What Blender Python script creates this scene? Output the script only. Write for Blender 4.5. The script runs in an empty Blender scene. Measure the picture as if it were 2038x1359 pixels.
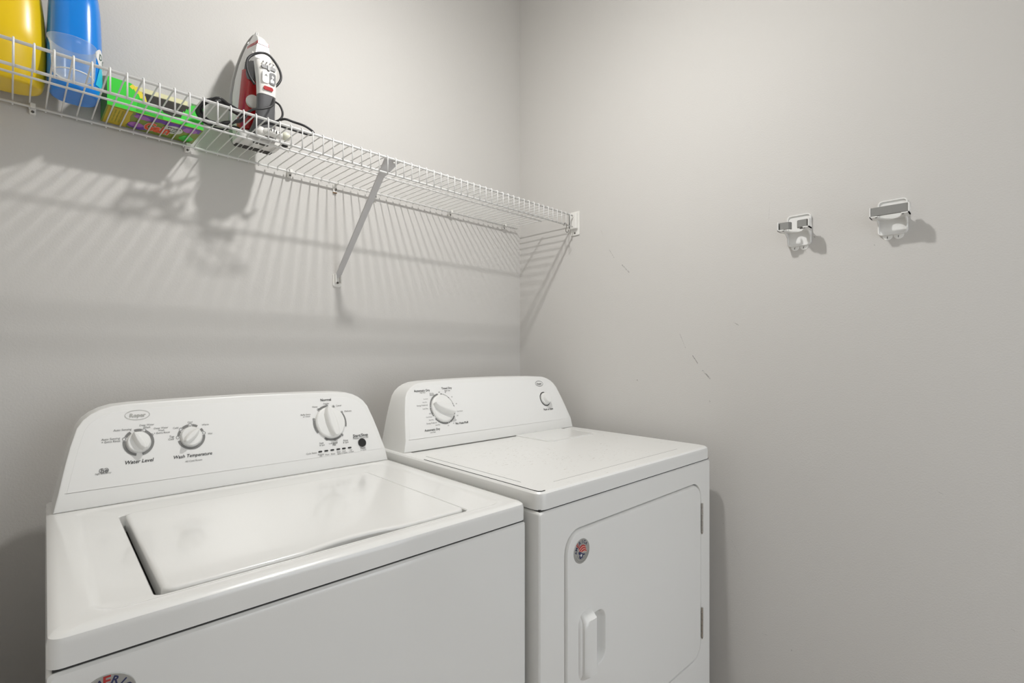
import bpy, bmesh, math, random
from mathutils import Vector, Matrix
S = bpy.context.scene
C = S.collection
PI = math.pi
random.seed(7)

# ------------------------------------------------------------------ camera, light, exposure
ZC = 1.21                       # eye height
FPX, YAW, HOR, CX = 993.15, 0.7891, 701.07, 1019.0
cam = bpy.data.objects.new('camera', bpy.data.cameras.new('camera')); C.objects.link(cam)
cam.location = (0, 0, ZC); cam.rotation_euler = (PI/2, 0, -YAW)
cam.data.sensor_fit = 'HORIZONTAL'; cam.data.sensor_width = 36
cam.data.lens = FPX/2038*36; cam.data.shift_y = (HOR-679.5)/2038
cam.data.clip_start = 0.02
S.camera = cam
w = bpy.data.worlds.new('world'); S.world = w; w.use_nodes = True
w.node_tree.nodes['Background'].inputs[0].default_value = (0.9, 0.95, 1, 1)
w.node_tree.nodes['Background'].inputs[1].default_value = 2.6  # even bright surroundings, added as fill through the front opening
S.view_settings.view_transform = 'Standard'; S.view_settings.look = 'None'
S.view_settings.gamma = 1; S.view_settings.use_curve_mapping = False
S.view_settings.exposure = 0.0
S.cycles.diffuse_bounces = 10; S.cycles.max_bounces = 14; S.cycles.transparent_max_bounces = 12
BULB = Vector((0.70, 0.715, ZC+1.200)); LAMP_STRENGTH = 1010.0; LAMP_R = .034; LAMP_COL = (1.0, .985, .955)

# ------------------------------------------------------------------ helpers
def ray(px, py):
    r = (px-CX)/FPX; u = (HOR-py)/FPX
    return Vector((math.sin(YAW)+r*math.cos(YAW), math.cos(YAW)-r*math.sin(YAW), u))
def at_y(px, py, y):
    d = ray(px, py); p = d*(y/d.y); p.z += ZC; return p
def at_z(px, py, z):
    d = ray(px, py); p = d*((z-ZC)/d.z); p.z += ZC; return p
def at_x(px, py, x):
    d = ray(px, py); p = d*(x/d.x); p.z += ZC; return p

MATS = {}
def mat(name, col, rough=0.5, metal=0.0, coat=0.0, bump=None, emit=None, spec=0.5):
    if name in MATS: return MATS[name]
    m = bpy.data.materials.new(name); m.use_nodes = True
    nt = m.node_tree; b = nt.nodes['Principled BSDF']
    b.inputs['Base Color'].default_value = (*col, 1)
    b.inputs['Roughness'].default_value = rough
    b.inputs['Metallic'].default_value = metal
    b.inputs['Coat Weight'].default_value = coat
    b.inputs['Coat Roughness'].default_value = 0.05
    b.inputs['Specular IOR Level'].default_value = spec
    if emit:
        b.inputs['Emission Color'].default_value = (*emit[0], 1); b.inputs['Emission Strength'].default_value = emit[1]
    # every surface has a faint grain of its own
    tc = nt.nodes.new('ShaderNodeTexCoord'); nz = nt.nodes.new('ShaderNodeTexNoise')
    nt.links.new(tc.outputs['Object'], nz.inputs['Vector'])
    sc, st, dist = bump if bump else (180.0, 0.02, 0.0003)
    nz.inputs['Scale'].default_value = sc; nz.inputs['Detail'].default_value = 3
    bp = nt.nodes.new('ShaderNodeBump'); bp.inputs['Strength'].default_value = st; bp.inputs['Distance'].default_value = dist
    nt.links.new(nz.outputs['Fac'], bp.inputs['Height']); nt.links.new(bp.outputs['Normal'], b.inputs['Normal'])
    MATS[name] = m; return m

def mesh_from(name, verts, faces, smooth=False):
    me = bpy.data.meshes.new(name); me.from_pydata([tuple(v) for v in verts], [], faces); me.update()
    bm = bmesh.new(); bm.from_mesh(me); bmesh.ops.recalc_face_normals(bm, faces=bm.faces)
    for f in bm.faces: f.smooth = smooth
    bm.to_mesh(me); bm.free()
    return me
def link(name, me, m=None, parent=None, loc=(0, 0, 0)):
    o = bpy.data.objects.new(name, me); C.objects.link(o); o.location = loc
    if parent: o.parent = parent
    if m and me:
        if not me.materials: me.materials.append(m)
    return o
def part(name, vf, m, parent=None, smooth=False, autosm=None, label=None):
    me = mesh_from(name, vf[0], vf[1], smooth or autosm is not None)
    if autosm is not None:
        bm = bmesh.new(); bm.from_mesh(me)
        for e in bm.edges:
            if len(e.link_faces) == 2 and e.calc_face_angle(0) > autosm: e.smooth = False
        bm.to_mesh(me); bm.free()
    o = link(name, me, m, parent)
    if autosm is not None:      # big flat faces keep their own normal
        wn = o.modifiers.new('weighted', 'WEIGHTED_NORMAL'); wn.keep_sharp = True; wn.weight = 90
    if label: o['label'] = label
    return o
def empty(name, loc, rz=0):
    o = bpy.data.objects.new(name, None); C.objects.link(o); o.location = loc; o.rotation_euler.z = rz
    o.empty_display_size = 0.05
    return o
def tag(o, label=None, cat=None, group=None, kind=None):
    if label: o['label'] = label
    if cat: o['category'] = cat
    if group: o['group'] = group
    if kind: o['kind'] = kind
    return o
def merge(*vfs):
    V, F = [], []
    for v, f in vfs:
        n = len(V); V += [Vector(p) for p in v]; F += [[i+n for i in g] for g in f]
    return V, F
def xf(vf, M): return [M @ Vector(p) for p in vf[0]], vf[1]

def box(x0, x1, y0, y1, z0, z1):
    v = [(x, y, z) for z in (z0, z1) for y in (y0, y1) for x in (x0, x1)]
    return v, [[0, 2, 3, 1], [4, 5, 7, 6], [0, 1, 5, 4], [2, 6, 7, 3], [0, 4, 6, 2], [1, 3, 7, 5]]
def rbox(x0, x1, y0, y1, z0, z1, r=0.004, seg=2):
    bm = bmesh.new(); v, f = box(x0, x1, y0, y1, z0, z1)
    vs = [bm.verts.new(p) for p in v]
    for g in f: bm.faces.new([vs[i] for i in g])
    bmesh.ops.bevel(bm, geom=bm.edges[:], offset=r, segments=seg, affect='EDGES', profile=0.5)
    bm.verts.index_update()
    out = [x.co.copy() for x in bm.verts], [[x.index for x in g.verts] for g in bm.faces]
    bm.free(); return out
def rrect(u0, u1, v0, v1, r, n=5):
    r = max(min(r, (u1-u0)/2-1e-5, (v1-v0)/2-1e-5), 1e-5); pts = []
    for cx, cy, a0 in ((u1-r, v1-r, 0), (u0+r, v1-r, 90), (u0+r, v0+r, 180), (u1-r, v0+r, 270)):
        for k in range(n+1):
            a = math.radians(a0+90*k/n); pts.append((cx+r*math.cos(a), cy+r*math.sin(a)))
    return pts
def inset(pl, d):
    n = len(pl); area = sum(pl[i][0]*pl[(i+1) % n][1]-pl[(i+1) % n][0]*pl[i][1] for i in range(n)); sg = 1 if area > 0 else -1
    out = []
    for i in range(n):
        p, a, b = Vector(pl[i]), Vector(pl[i-1]), Vector(pl[(i+1) % n])
        e1 = (p-a).normalized(); e2 = (b-p).normalized()
        n1 = Vector((-e1.y, e1.x))*sg; n2 = Vector((-e2.y, e2.x))*sg
        m = (n1+n2); m = m/max(m.dot(n1), 0.35) if m.length > 1e-6 else n1
        out.append(tuple(p+m*d))
    return out
def loops(ls, cap0=True, cap1=True):
    n = len(ls[0]); V = [Vector(p) for l in ls for p in l]; F = []
    for k in range(len(ls)-1):
        for i in range(n):
            j = (i+1) % n; F.append([k*n+i, k*n+j, (k+1)*n+j, (k+1)*n+i])
    if cap0: F.append(list(range(n))[::-1])
    if cap1: F.append([(len(ls)-1)*n+i for i in range(n)])
    return V, F
def L3(pl, fn): return [fn(p) for p in pl]
def tube(pts, r, n=6, closed=False):
    P = [Vector(p) for p in pts]; m = len(P); V = []; F = []
    T = []
    for i in range(m):
        a = P[i-1] if (i or closed) else P[0]; b = P[(i+1) % m] if (i < m-1 or closed) else P[-1]
        T.append((b-a).normalized())
    up = Vector((0, 0, 1)) if abs(T[0].z) < .9 else Vector((1, 0, 0))
    N = (up-T[0]*up.dot(T[0])).normalized()
    for i in range(m):
        N = (N-T[i]*N.dot(T[i])).normalized(); B = T[i].cross(N)
        rr = r[i] if isinstance(r, (list, tuple)) else r
        for k in range(n):
            a = 2*PI*k/n; V.append(P[i]+(N*math.cos(a)+B*math.sin(a))*rr)
    for i in range(m if closed else m-1):
        for k in range(n):
            j = (i+1) % m; F.append([i*n+k, i*n+(k+1) % n, j*n+(k+1) % n, j*n+k])
    if not closed: F += [list(range(n))[::-1], [(m-1)*n+k for k in range(n)]]
    return V, F
def spline(pts, sub=6, closed=False):
    P = [Vector(p) for p in pts]; n = len(P); out = []
    for i in range(n if closed else n-1):
        p1, p2 = P[i], P[(i+1) % n]
        p0 = P[i-1] if (i or closed) else p1*2-p2
        p3 = P[(i+2) % n] if (i+2 < n or closed) else p2*2-p1
        for k in range(sub):
            t = k/sub
            out.append(0.5*((2*p1)+(p2-p0)*t+(2*p0-5*p1+4*p2-p3)*t*t+(3*p1-p0-3*p2+p3)*t**3))
    if not closed: out.append(P[-1])
    return out
def lathe(prof, n=24, M=Matrix()):
    # prof: (radius, height) pairs about local z
    ls = [[(r*math.cos(2*PI*k/n), r*math.sin(2*PI*k/n), h) for k in range(n)] for r, h in prof]
    return xf(loops(ls), M)
def ball(c, r, nu=12, nv=8, sc=(1, 1, 1)):
    prof = [(max(r*math.sin(PI*k/nv), 1e-4), -r*math.cos(PI*k/nv)) for k in range(nv+1)]
    return lathe(prof, nu, Matrix.Translation(c) @ Matrix.Diagonal((*sc, 1)))
def ring2d(cx, cy, ro, ri, a0=0, a1=360, n=40):
    V, F = [], []; k = max(2, int(n*abs(a1-a0)/360))
    for i in range(k+1):
        a = math.radians(a0+(a1-a0)*i/k)
        V += [(cx+ro*math.cos(a), cy+ro*math.sin(a), 0), (cx+ri*math.cos(a), cy+ri*math.sin(a), 0)]
        if i: F.append([2*i-2, 2*i-1, 2*i+1, 2*i])
    return V, F
def disc2d(cx, cy, rx, ry=None, n=16):
    ry = ry or rx
    return [(cx+rx*math.cos(2*PI*k/n), cy+ry*math.sin(2*PI*k/n), 0) for k in range(n)], [list(range(n))]
def text2d(s, x0, x1, yc, shear=0.0, weight=0.0, hscale=None):
    """flat lettering filling x0..x1, centred on yc"""
    cu = bpy.data.curves.new('t', 'FONT'); cu.body = s; cu.size = 1; cu.resolution_u = 2; cu.shear = shear; cu.offset = weight
    o = bpy.data.objects.new('t', cu); C.objects.link(o)
    bpy.context.view_layer.update()
    me = o.to_mesh(); V = [v.co.copy() for v in me.vertices]; F = [list(p.vertices) for p in me.polygons]
    o.to_mesh_clear(); bpy.data.objects.remove(o); bpy.data.curves.remove(cu)
    a, b = min(v.x for v in V), max(v.x for v in V); k = (x1-x0)/(b-a)
    ky = hscale*k if hscale else k
    cyy = 0.35
    return [(x0+(v.x-a)*k, yc+(v.y-cyy)*ky, 0) for v in V], F

# ------------------------------------------------------------------ materials
WHITE = mat('white_enamel', (.80, .80, .785), .22, coat=.4)
WHITE_SIDE = WHITE
PLAST = mat('white_plastic', (.79, .79, .775), .38)
OVER = mat('console_overlay', (.80, .80, .79), .36)
INK = mat('black_ink', (.02, .02, .022), .5)
INKG = mat('grey_ink', (.16, .16, .16), .5)
RINGG = mat('ring_grey', (.20, .20, .195), .5)
LOGOG = mat('logo_grey', (.42, .42, .40), .4)
BLACKP = mat('black_plastic', (.015, .015, .015), .35)
GAP = mat('seam_dark', (.03, .03, .028), .8)
WIRE = mat('white_coated_wire', (.76, .76, .75), .30)
STRAP = mat('painted_steel', (.60, .59, .595), .45)
CHROME = mat('chrome', (.62, .60, .58), .22, metal=1.0)
STEELD = mat('dark_steel', (.10, .09, .08), .4, metal=.8)
FOAM = mat('grey_foam', (.27, .27, .26), .9, bump=(700, .5, .001))
CLIP = mat('clip_plastic', (.78, .77, .74), .4)

def wall_mat(name, col, marks=()):
    m = bpy.data.materials.new(name); m.use_nodes = True; nt = m.node_tree; N = nt.nodes; Lk = nt.links
    b = N['Principled BSDF']; b.inputs['Roughness'].default_value = .62; b.inputs['Specular IOR Level'].default_value = .3
    geo = N.new('ShaderNodeNewGeometry')
    nz = N.new('ShaderNodeTexNoise'); nz.inputs['Scale'].default_value = 260; nz.inputs['Detail'].default_value = 4
    Lk.new(geo.outputs['Position'], nz.inputs['Vector'])
    n2 = N.new('ShaderNodeTexNoise'); n2.inputs['Scale'].default_value = 3.0; n2.inputs['Detail'].default_value = 2
    Lk.new(geo.outputs['Position'], n2.inputs['Vector'])
    bp = N.new('ShaderNodeBump'); bp.inputs['Strength'].default_value = .35; bp.inputs['Distance'].default_value = .0012
    Lk.new(nz.outputs['Fac'], bp.inputs['Height']); Lk.new(bp.outputs['Normal'], b.inputs['Normal'])
    base = N.new('ShaderNodeMix'); base.data_type = 'RGBA'
    base.inputs[6].default_value = (*[c*.985 for c in col], 1); base.inputs[7].default_value = (*[c*1.015 for c in col], 1)
    Lk.new(n2.outputs['Fac'], base.inputs[0])
    out = base.outputs[2]
    acc = None
    for (ay, az), (by, bz), wd, st in marks:
        A = Vector((0, ay, az+ZC)); B = Vector((0, by, bz+ZC)); D = B-A
        mul = N.new('ShaderNodeVectorMath'); mul.operation = 'MULTIPLY'; mul.inputs[1].default_value = (0, 1, 1)
        Lk.new(geo.outputs['Position'], mul.inputs[0])
        sub = N.new('ShaderNodeVectorMath'); sub.operation = 'SUBTRACT'; sub.inputs[1].default_value = A; Lk.new(mul.outputs[0], sub.inputs[0])
        dot = N.new('ShaderNodeVectorMath'); dot.operation = 'DOT_PRODUCT'; dot.inputs[1].default_value = D/D.length_squared; Lk.new(sub.outputs[0], dot.inputs[0])
        cl = N.new('ShaderNodeClamp'); Lk.new(dot.outputs['Value'], cl.inputs[0])
        scl = N.new('ShaderNodeVectorMath'); scl.operation = 'SCALE'; scl.inputs[0].default_value = D; Lk.new(cl.outputs[0], scl.inputs['Scale'])
        dd = N.new('ShaderNodeVectorMath'); dd.operation = 'DISTANCE'; Lk.new(sub.outputs[0], dd.inputs[0]); Lk.new(scl.outputs[0], dd.inputs[1])
        mr = N.new('ShaderNodeMapRange'); mr.inputs[1].default_value = wd*.4; mr.inputs[2].default_value = wd; mr.inputs[3].default_value = st; mr.inputs[4].default_value = 0
        Lk.new(dd.outputs['Value'], mr.inputs[0])
        if acc is None: acc = mr.outputs[0]
        else:
            mx = N.new('ShaderNodeMath'); mx.operation = 'MAXIMUM'; Lk.new(acc, mx.inputs[0]); Lk.new(mr.outputs[0], mx.inputs[1]); acc = mx.outputs[0]
    if acc is not None:
        br = N.new('ShaderNodeTexNoise'); br.inputs['Scale'].default_value = 330; Lk.new(geo.outputs['Position'], br.inputs['Vector'])
        r2 = N.new('ShaderNodeMapRange'); r2.inputs[1].default_value = .40; r2.inputs[2].default_value = .56; Lk.new(br.outputs['Fac'], r2.inputs[0])
        mm = N.new('ShaderNodeMath'); mm.operation = 'MULTIPLY'; Lk.new(acc, mm.inputs[0]); Lk.new(r2.outputs[0], mm.inputs[1])
        mk = N.new('ShaderNodeMix'); mk.data_type = 'RGBA'; mk.inputs[7].default_value = (.05, .048, .045, 1)
        Lk.new(mm.outputs[0], mk.inputs[0]); Lk.new(out, mk.inputs[6]); out = mk.outputs[2]
    Lk.new(out, b.inputs['Base Color'])
    return m
PAINT = (.60, .586, .566)
MK = [((1.0365, .377), (1.0155, .3444)), ((.9813, .3135), (.9533, .2841)), ((.7625, .0598), (.7429, .0143)), ((.7199, -.0094), (.7021, -.0353)),
      ((.6861, -.0583), (.6616, -.0831)), ((.5917, .0925), (.5759, .082)), ((.9207, -.0957), (.9201, -.0979)), ((.6642, -.1527), (.6632, -.1547)),
      ((1.0722, .4547), (1.065, .4354)), ((.5956, -.5735), (.5733, -.6116)), ((.1169, -.3306), (.107, -.3343)), ((.5078, -.8212), (.4927, -.8208)),
      ((-.0057, -.6071), (-.0118, -.6099)), ((.6213, -.5274), (.6203, -.5287)), ((.4312, -.8373), (.4304, -.8383)), ((.4878, .4333), (.4905, .3858)),
      ((.2402, .2736), (.2392, .2721)), ((.3752, .3161), (.3728, .3143))]
WD = [.0010, .0022, .0008, .0015, .0026, .0012, .0016, .0018, .0007, .0006, .0006, .0007, .0006, .0012, .0012, .0006, .0014, .0010]
STR = [.45, .65, .5, .8, .6, .7, .9, .95, .3, .3, .35, .4, .3, .8, .7, .25, .7, .6]
PAINT_R = wall_mat('painted_drywall_scuffed', PAINT, [(a, b, wd, s) for (a, b), wd, s in zip(MK, WD, STR)])
PAINT_M = wall_mat('painted_drywall', PAINT)

# ------------------------------------------------------------------ the room
XL, XR, YF, YB, ZT = -0.135, 1.55, -0.95, 1.49, 2.74
def struct(name, vf, m):
    o = part(name, vf, m); o['kind'] = 'structure'; return o
T = 0.10
struct('wall_back', box(XL-T, XR+T, YB, YB+T, 0, ZT), PAINT_M)
struct('wall_right', box(XR, XR+T, YF-T, YB, 0, ZT), PAINT_R)
struct('wall_left', box(XL-T, XL, YF-T, YB, 0, ZT), PAINT_M)
DX0, DX1, DZT = .42, 1.36, 2.06      # opening added behind the camera to let in fill light
struct('wall_front', merge(box(XL, DX0, YF-T, YF, 0, ZT), box(DX1, XR, YF-T, YF, 0, ZT), box(DX0, DX1, YF-T, YF, DZT, ZT)), PAINT_M)
CEILM = mat('ceiling_paint', (.70, .70, .68), .8, bump=(120, .3, .001))
struct('ceiling', box(XL-T, XR+T, YF-T, YB+T, ZT, ZT+T), CEILM)
fm = mat('vinyl_floor', (.30, .25, .20), .5, bump=(30, .2, .001))
struct('floor', box(XL-1.2, XR+T, YF-2.6, YB+T, -T, 0), fm)  # extended past the added opening to cut fill light from below

# ceiling light (above and outside the picture; it lights the room)
t = tag(empty('ceiling_light', (BULB.x, BULB.y, ZT)), 'small white drop light with a round glowing disc facing down', 'ceiling light')
hz = BULB.z-ZT
part('canopy', lathe([(.001, -.004), (.06, -.004), (.06, -.02), (.03, -.035), (.001, -.035)][::-1], 24), PLAST, t, autosm=.6)
part('stem', tube([(0, 0, -.03), (0, 0, hz+.05)], .010, 10), PLAST, t, smooth=True)
part('housing', lathe([(.001, hz+.055), (.030, hz+.055), (LAMP_R+.006, hz+.020), (LAMP_R+.006, hz+.0005), (LAMP_R+.001, hz+.0005), (LAMP_R+.001, hz+.004), (.001, hz+.004)], 28), PLAST, t, autosm=.6)
bulbm = mat('lamp_glow', (1, 1, 1), .5, emit=(LAMP_COL, LAMP_STRENGTH))
part('diffuser', loops([[(r*LAMP_R*math.cos(2*PI*k/24), r*LAMP_R*math.sin(2*PI*k/24), hz+h*LAMP_R) for k in range(24)] for r, h in ((1, .03), (1, -.04), (.95, -.20), (.82, -.37), (.60, -.50), (.30, -.58), (.01, -.60))]), bulbm, t, smooth=True)

# ------------------------------------------------------------------ washer
def appliance_frame(name, x, y, yaw, label):
    return tag(empty(name, (x, y, 0), yaw), label, name.split('_')[-1] if '_' not in name else 'washing machine')
def FM(H, v0, z0=.033, l1=.10, l2=.42, off=.0012):
    """matrix taking flat (u, z) print onto the leaning console face"""
    n = Vector((0, -1, l2)).normalized()
    def f(p):
        u, z = p[0], p[1]; d = p[2] if len(p) > 2 else 0
        v = v0+l1*z0+l2*(z-z0) if z > z0 else v0+l1*z
        return Vector((u, v, H+z))+n*(off+d)
    return f
def on(vf, f): return [f(p) for p in vf[0]], vf[1]
def console_shape(W, H, v0, vr, z0=.033, l1=.10, l2=.42):
    left = [(.0095, .0), (.0165, z0), (.0262, .08), (.0345, .115), (.0445, .148), (.054, .1625), (.066, .173), (.081, .181), (.100, .1868), (.13, .1893), (.20, .1912), (.28, .1925)]
    pl = left+[(W/2, .1930)]+[(W-u, z) for u, z in left[::-1]]
    vz = lambda z: v0+l1*z if z <= z0 else v0+l1*z0+l2*(z-z0)
    pin = inset(pl, .0035)
    A = [(u, vz(z), H+z) for u, z in pin]
    B = [(u, vz(z)+.0012, H+z) for u, z in inset(pl, .0010)]
    D = [(u, vz(z)+.0045, H+z) for u, z in pl]
    E_ = [(u, vr, H+z) for u, z in pl]
    V, F = loops([A, B, D, E_], False, True)
    n = len(pl)
    F.append([0, n-1, n-2, 1][::-1]); F.append(list(range(1, n-1))[::-1])
    return (V, F), pl
def cabinet_with_hole(W, Dp, z0, z1, hole, m, parent, floor_v=.02):
    R = lambda a, b, c, d, r: rrect(a, b, c, d, r, 6)
    ls = [[(u, Dp, z) for u, z in R(0, W, z0, z1, .006)],
          [(u, .010, z) for u, z in R(0, W, z0, z1, .006)],
          [(u, .004, z) for u, z in R(.001, W-.001, z0+.001, z1-.001, .006)],
          [(u, .001, z) for u, z in R(.004, W-.004, z0+.004, z1-.004, .006)],
          [(u, 0, z) for u, z in R(.010, W-.010, z0+.010, z1-.010, .006)]]
    if hole:
        ls += [[(u, 0, z) for u, z in R(*hole)], [(u, .003, z) for u, z in inset(R(*hole), .0015)], [(u, floor_v, z) for u, z in inset(R(*hole), .002)]]
    return part('cabinet', loops(ls, True, True), m, parent, autosm=.5)
def feet(W, Dp, parent):
    for u in (.06, W-.06):
        for v in (.06, Dp-.06):
            part('leveling_foot', lathe([(.001, 0), (.022, 0), (.022, .008), (.008, .012), (.008, .035), (.001, .035)], 12, Matrix.Translation((u, v, 0))), BLACKP, parent, autosm=.6)

H = ZC-.2962; W = .70; DW = .66; V0 = .5318
wm = tag(empty('washing_machine', (.0263, .7052, 0), -.0366), 'white top-loading washing machine with two small knobs and one large dial', 'washing machine')
cabinet_with_hole(W, DW, .03, H-.0395, None, WHITE, wm)
part('lid_gasket', box(.005, W-.005, .0045, DW-.005, H-.0400, H-.0355), GAP, wm)  # dark strip that paints in the shade of the gap under the top
feet(W, DW, wm)
R6 = lambda a, b, c, d, r: rrect(a, b, c, d, r, 6)
tp = [[(u, v, H-.036) for u, v in R6(0, W, .0, DW, .014)],
      [(u, v, H-.012) for u, v in R6(0, W, .0, DW, .014)],
      [(u, v, H-.005) for u, v in R6(.0015, W-.0015, .0015, DW, .014)],
      [(u, v, H-.0012) for u, v in R6(.006, W-.006, .006, DW-.004, .014)],
      [(u, v, H) for u, v in R6(.013, W-.013, .013, DW-.006, .016)],
      [(u, v, H) for u, v in R6(.036, W-.030, .026, .53, .03)],
      [(u, v, H-.0015) for u, v in R6(.042, W-.036, .031, .525, .03)],
      [(u, v, H-.0035) for u, v in R6(.050, W-.044, .035, .515, .03)],
      [(u, v, H-.0035) for u, v in R6(.097, .5885, .0405, .4580, .012)],
      [(u, v, H-.0055) for u, v in R6(.0985, .5870, .0420, .4565, .011)],
      [(u, v, H-.075) for u, v in R6(.1005, .5850, .044, .4545, .010)]]
part('top_panel', loops(tp, True, True), WHITE, wm, autosm=.5)
# lid with the finger notch in its front edge
def lid_outline():
    pts = rrect(.1068, .5830, .0460, .4525, .016, 6)
    out = []
    for i, p in enumerate(pts):
        out.append(p); q = pts[(i+1) % len(pts)]
        if abs(p[1]-.0460) < 1e-6 and abs(q[1]-.0460) < 1e-6 and q[0]-p[0] > .2:
            for k in range(1, 40):
                u = p[0]+(q[0]-p[0])*k/40; tt = (u-.285)/.165
                dv = .0115*math.sin(PI*tt)**1.0 if 0 < tt < 1 else 0
                out.append((u, .0460+dv))
    return out
pl = lid_outline()
ld = [[(u, v, H-.024) for u, v in pl], [(u, v, H-.0055) for u, v in pl], [(u, v, H-.0025) for u, v in inset(pl, .0008)],
      [(u, v, H-.0008) for u, v in inset(pl, .0026)], [(u, v, H-.0001) for u, v in inset(pl, .0050)], [(u, v, H+.0002) for u, v in inset(pl, .0080)]]
part('lid', loops(ld), WHITE, wm, autosm=.7)
# console
sh, pl = console_shape(W, H, V0, .655)
con = part('control_console', sh, PLAST, wm, autosm=.55)
f = FM(H, V0); f0 = FM(H, V0, off=0.0)
def overlay(pl, H, V0, parent):
    ov = [(u, max(z, .0338)) for u, z in inset(pl, .013)]
    o2 = []
    for p in ov:
        if not o2 or (Vector(p)-Vector(o2[-1])).length > .002: o2.append(p)
    fn = FM(H, V0, off=0)
    ls = [[fn((u, z, 0)) for u, z in o2], [fn((u, z, .00025)) for u, z in inset(o2, .0003)]]
    return part('overlay_panel', loops(ls), OVER, parent, autosm=.5)
overlay(pl, H, V0, con)

def knob(cx, cz, r, ang, f, parent, depth=.018, grip=.9, tip=True, rb=None):
    """round base with a pointed bar grip"""
    rb = rb or r
    prof = [(rb*.999, 0), (rb, .003), (r*.97, .0055), (r*.90, .0075), (.001, .0085)]
    n = 32
    V, F = loops([[(cx+a*math.cos(2*PI*k/n), cz+a*math.sin(2*PI*k/n), h) for k in range(n)] for a, h in prof])
    ca, sa = math.cos(ang), math.sin(ang)
    out = [(-r*.90, -.17*r), (-r*.55, -.30*r), (0, -.33*r), (r*.55, -.27*r), (r*grip, -.10*r), (r*(grip+.06), 0), (r*grip, .10*r), (r*.55, .27*r), (0, .33*r), (-r*.55, .30*r), (-r*.90, .17*r), (-r*.96, 0)]
    P = lambda q, s, h: (cx+(q[0]*ca-q[1]*s*sa), cz+(q[0]*sa+q[1]*s*ca), h)
    g = loops([[P(q, 1.25, .007) for q in out], [P(q, 1.0, depth*.72) for q in out], [P((q[0]*.97, q[1]), .72, depth*.93) for q in out], [P((q[0]*.9, q[1]), .40, depth) for q in out]], False, True)
    vf = merge((V, F), g)
    o = part('knob', on(vf, f), PLAST, parent, autosm=.6)
    return o
def printed(name, vfs, m, parent, f, label=None):
    for vf in vfs: o = part(name, on(vf, f), m, parent, label=label)
    return o

def arcs(cx, cz, ro, ri, spans): return [ring2d(cx, cz, ro, ri, a, b) for a, b in spans]
# two small knobs
printed('dial_arc', arcs(.1405, .1112, .0262, .0215, [(-78, 60), (75, 105), (122, 150), (168, 258)]), RINGG, con, f)
knob(.1405, .1112, .0200, math.radians(118), f, con, .020)
printed('dial_arc', arcs(.2330, .1120, .0262, .0215, [(-165, 3), (22, 38), (58, 82), (100, 128), (146, 170)]), RINGG, con, f)
knob(.2330, .1120, .0200, math.radians(42), f, con, .020)
dots = []
for cx, cz, angs in ((.1405, .1112, (66, 28, 160)), (.2330, .1120, (12, 91, 137, 178))):
    for a in angs:
        x, y = cx+.0250*math.cos(math.radians(a)), cz+.0250*math.sin(math.radians(a))
        dots.append(ring2d(x, y, .0032, .0024, n=16))
printed('position_mark', dots, INKG, con, f)
# big cycle dial
DX, DZ = .5425, .1128
printed('dial_arc', arcs(DX, DZ, .0440, .0395, [(95, 122), (168, 212), (240, 302), (-18, 28)]), RINGG, con, f)
knob(DX, DZ, .0385, math.radians(100), f, con, .022)
dots, dk = [], []
for a in (92, 126, 164, 68, 33, -52, -83, -112):
    x, y = DX+.0425*math.cos(math.radians(a)), DZ+.0425*math.sin(math.radians(a))
    dots.append(ring2d(x, y, .0032, .0025, n=16)); dk.append(disc2d(x, y, .0013, n=8))
printed('position_mark', dots+dk, INK, con, f)
# start button and status lights
part('start_button', on(loops([[(.6188+r*math.cos(2*PI*k/24), .0541+r*math.sin(2*PI*k/24), h) for k in range(24)] for r, h in ((.0105, -.001), (.0105, .003), (.0095, .0042), (.0078, .0038))]), f), BLACKP, con, autosm=.6)
for u in (.505, .5205, .5361, .552, .5668, .5826):
    part('indicator_light', on(loops([[(p[0], p[1], h) for p in rrect(u-.0048, u+.0048, .0445, .0478, .0016, 3)] for h in (-.0004, .0008)]), f), BLACKP, con)
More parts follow.
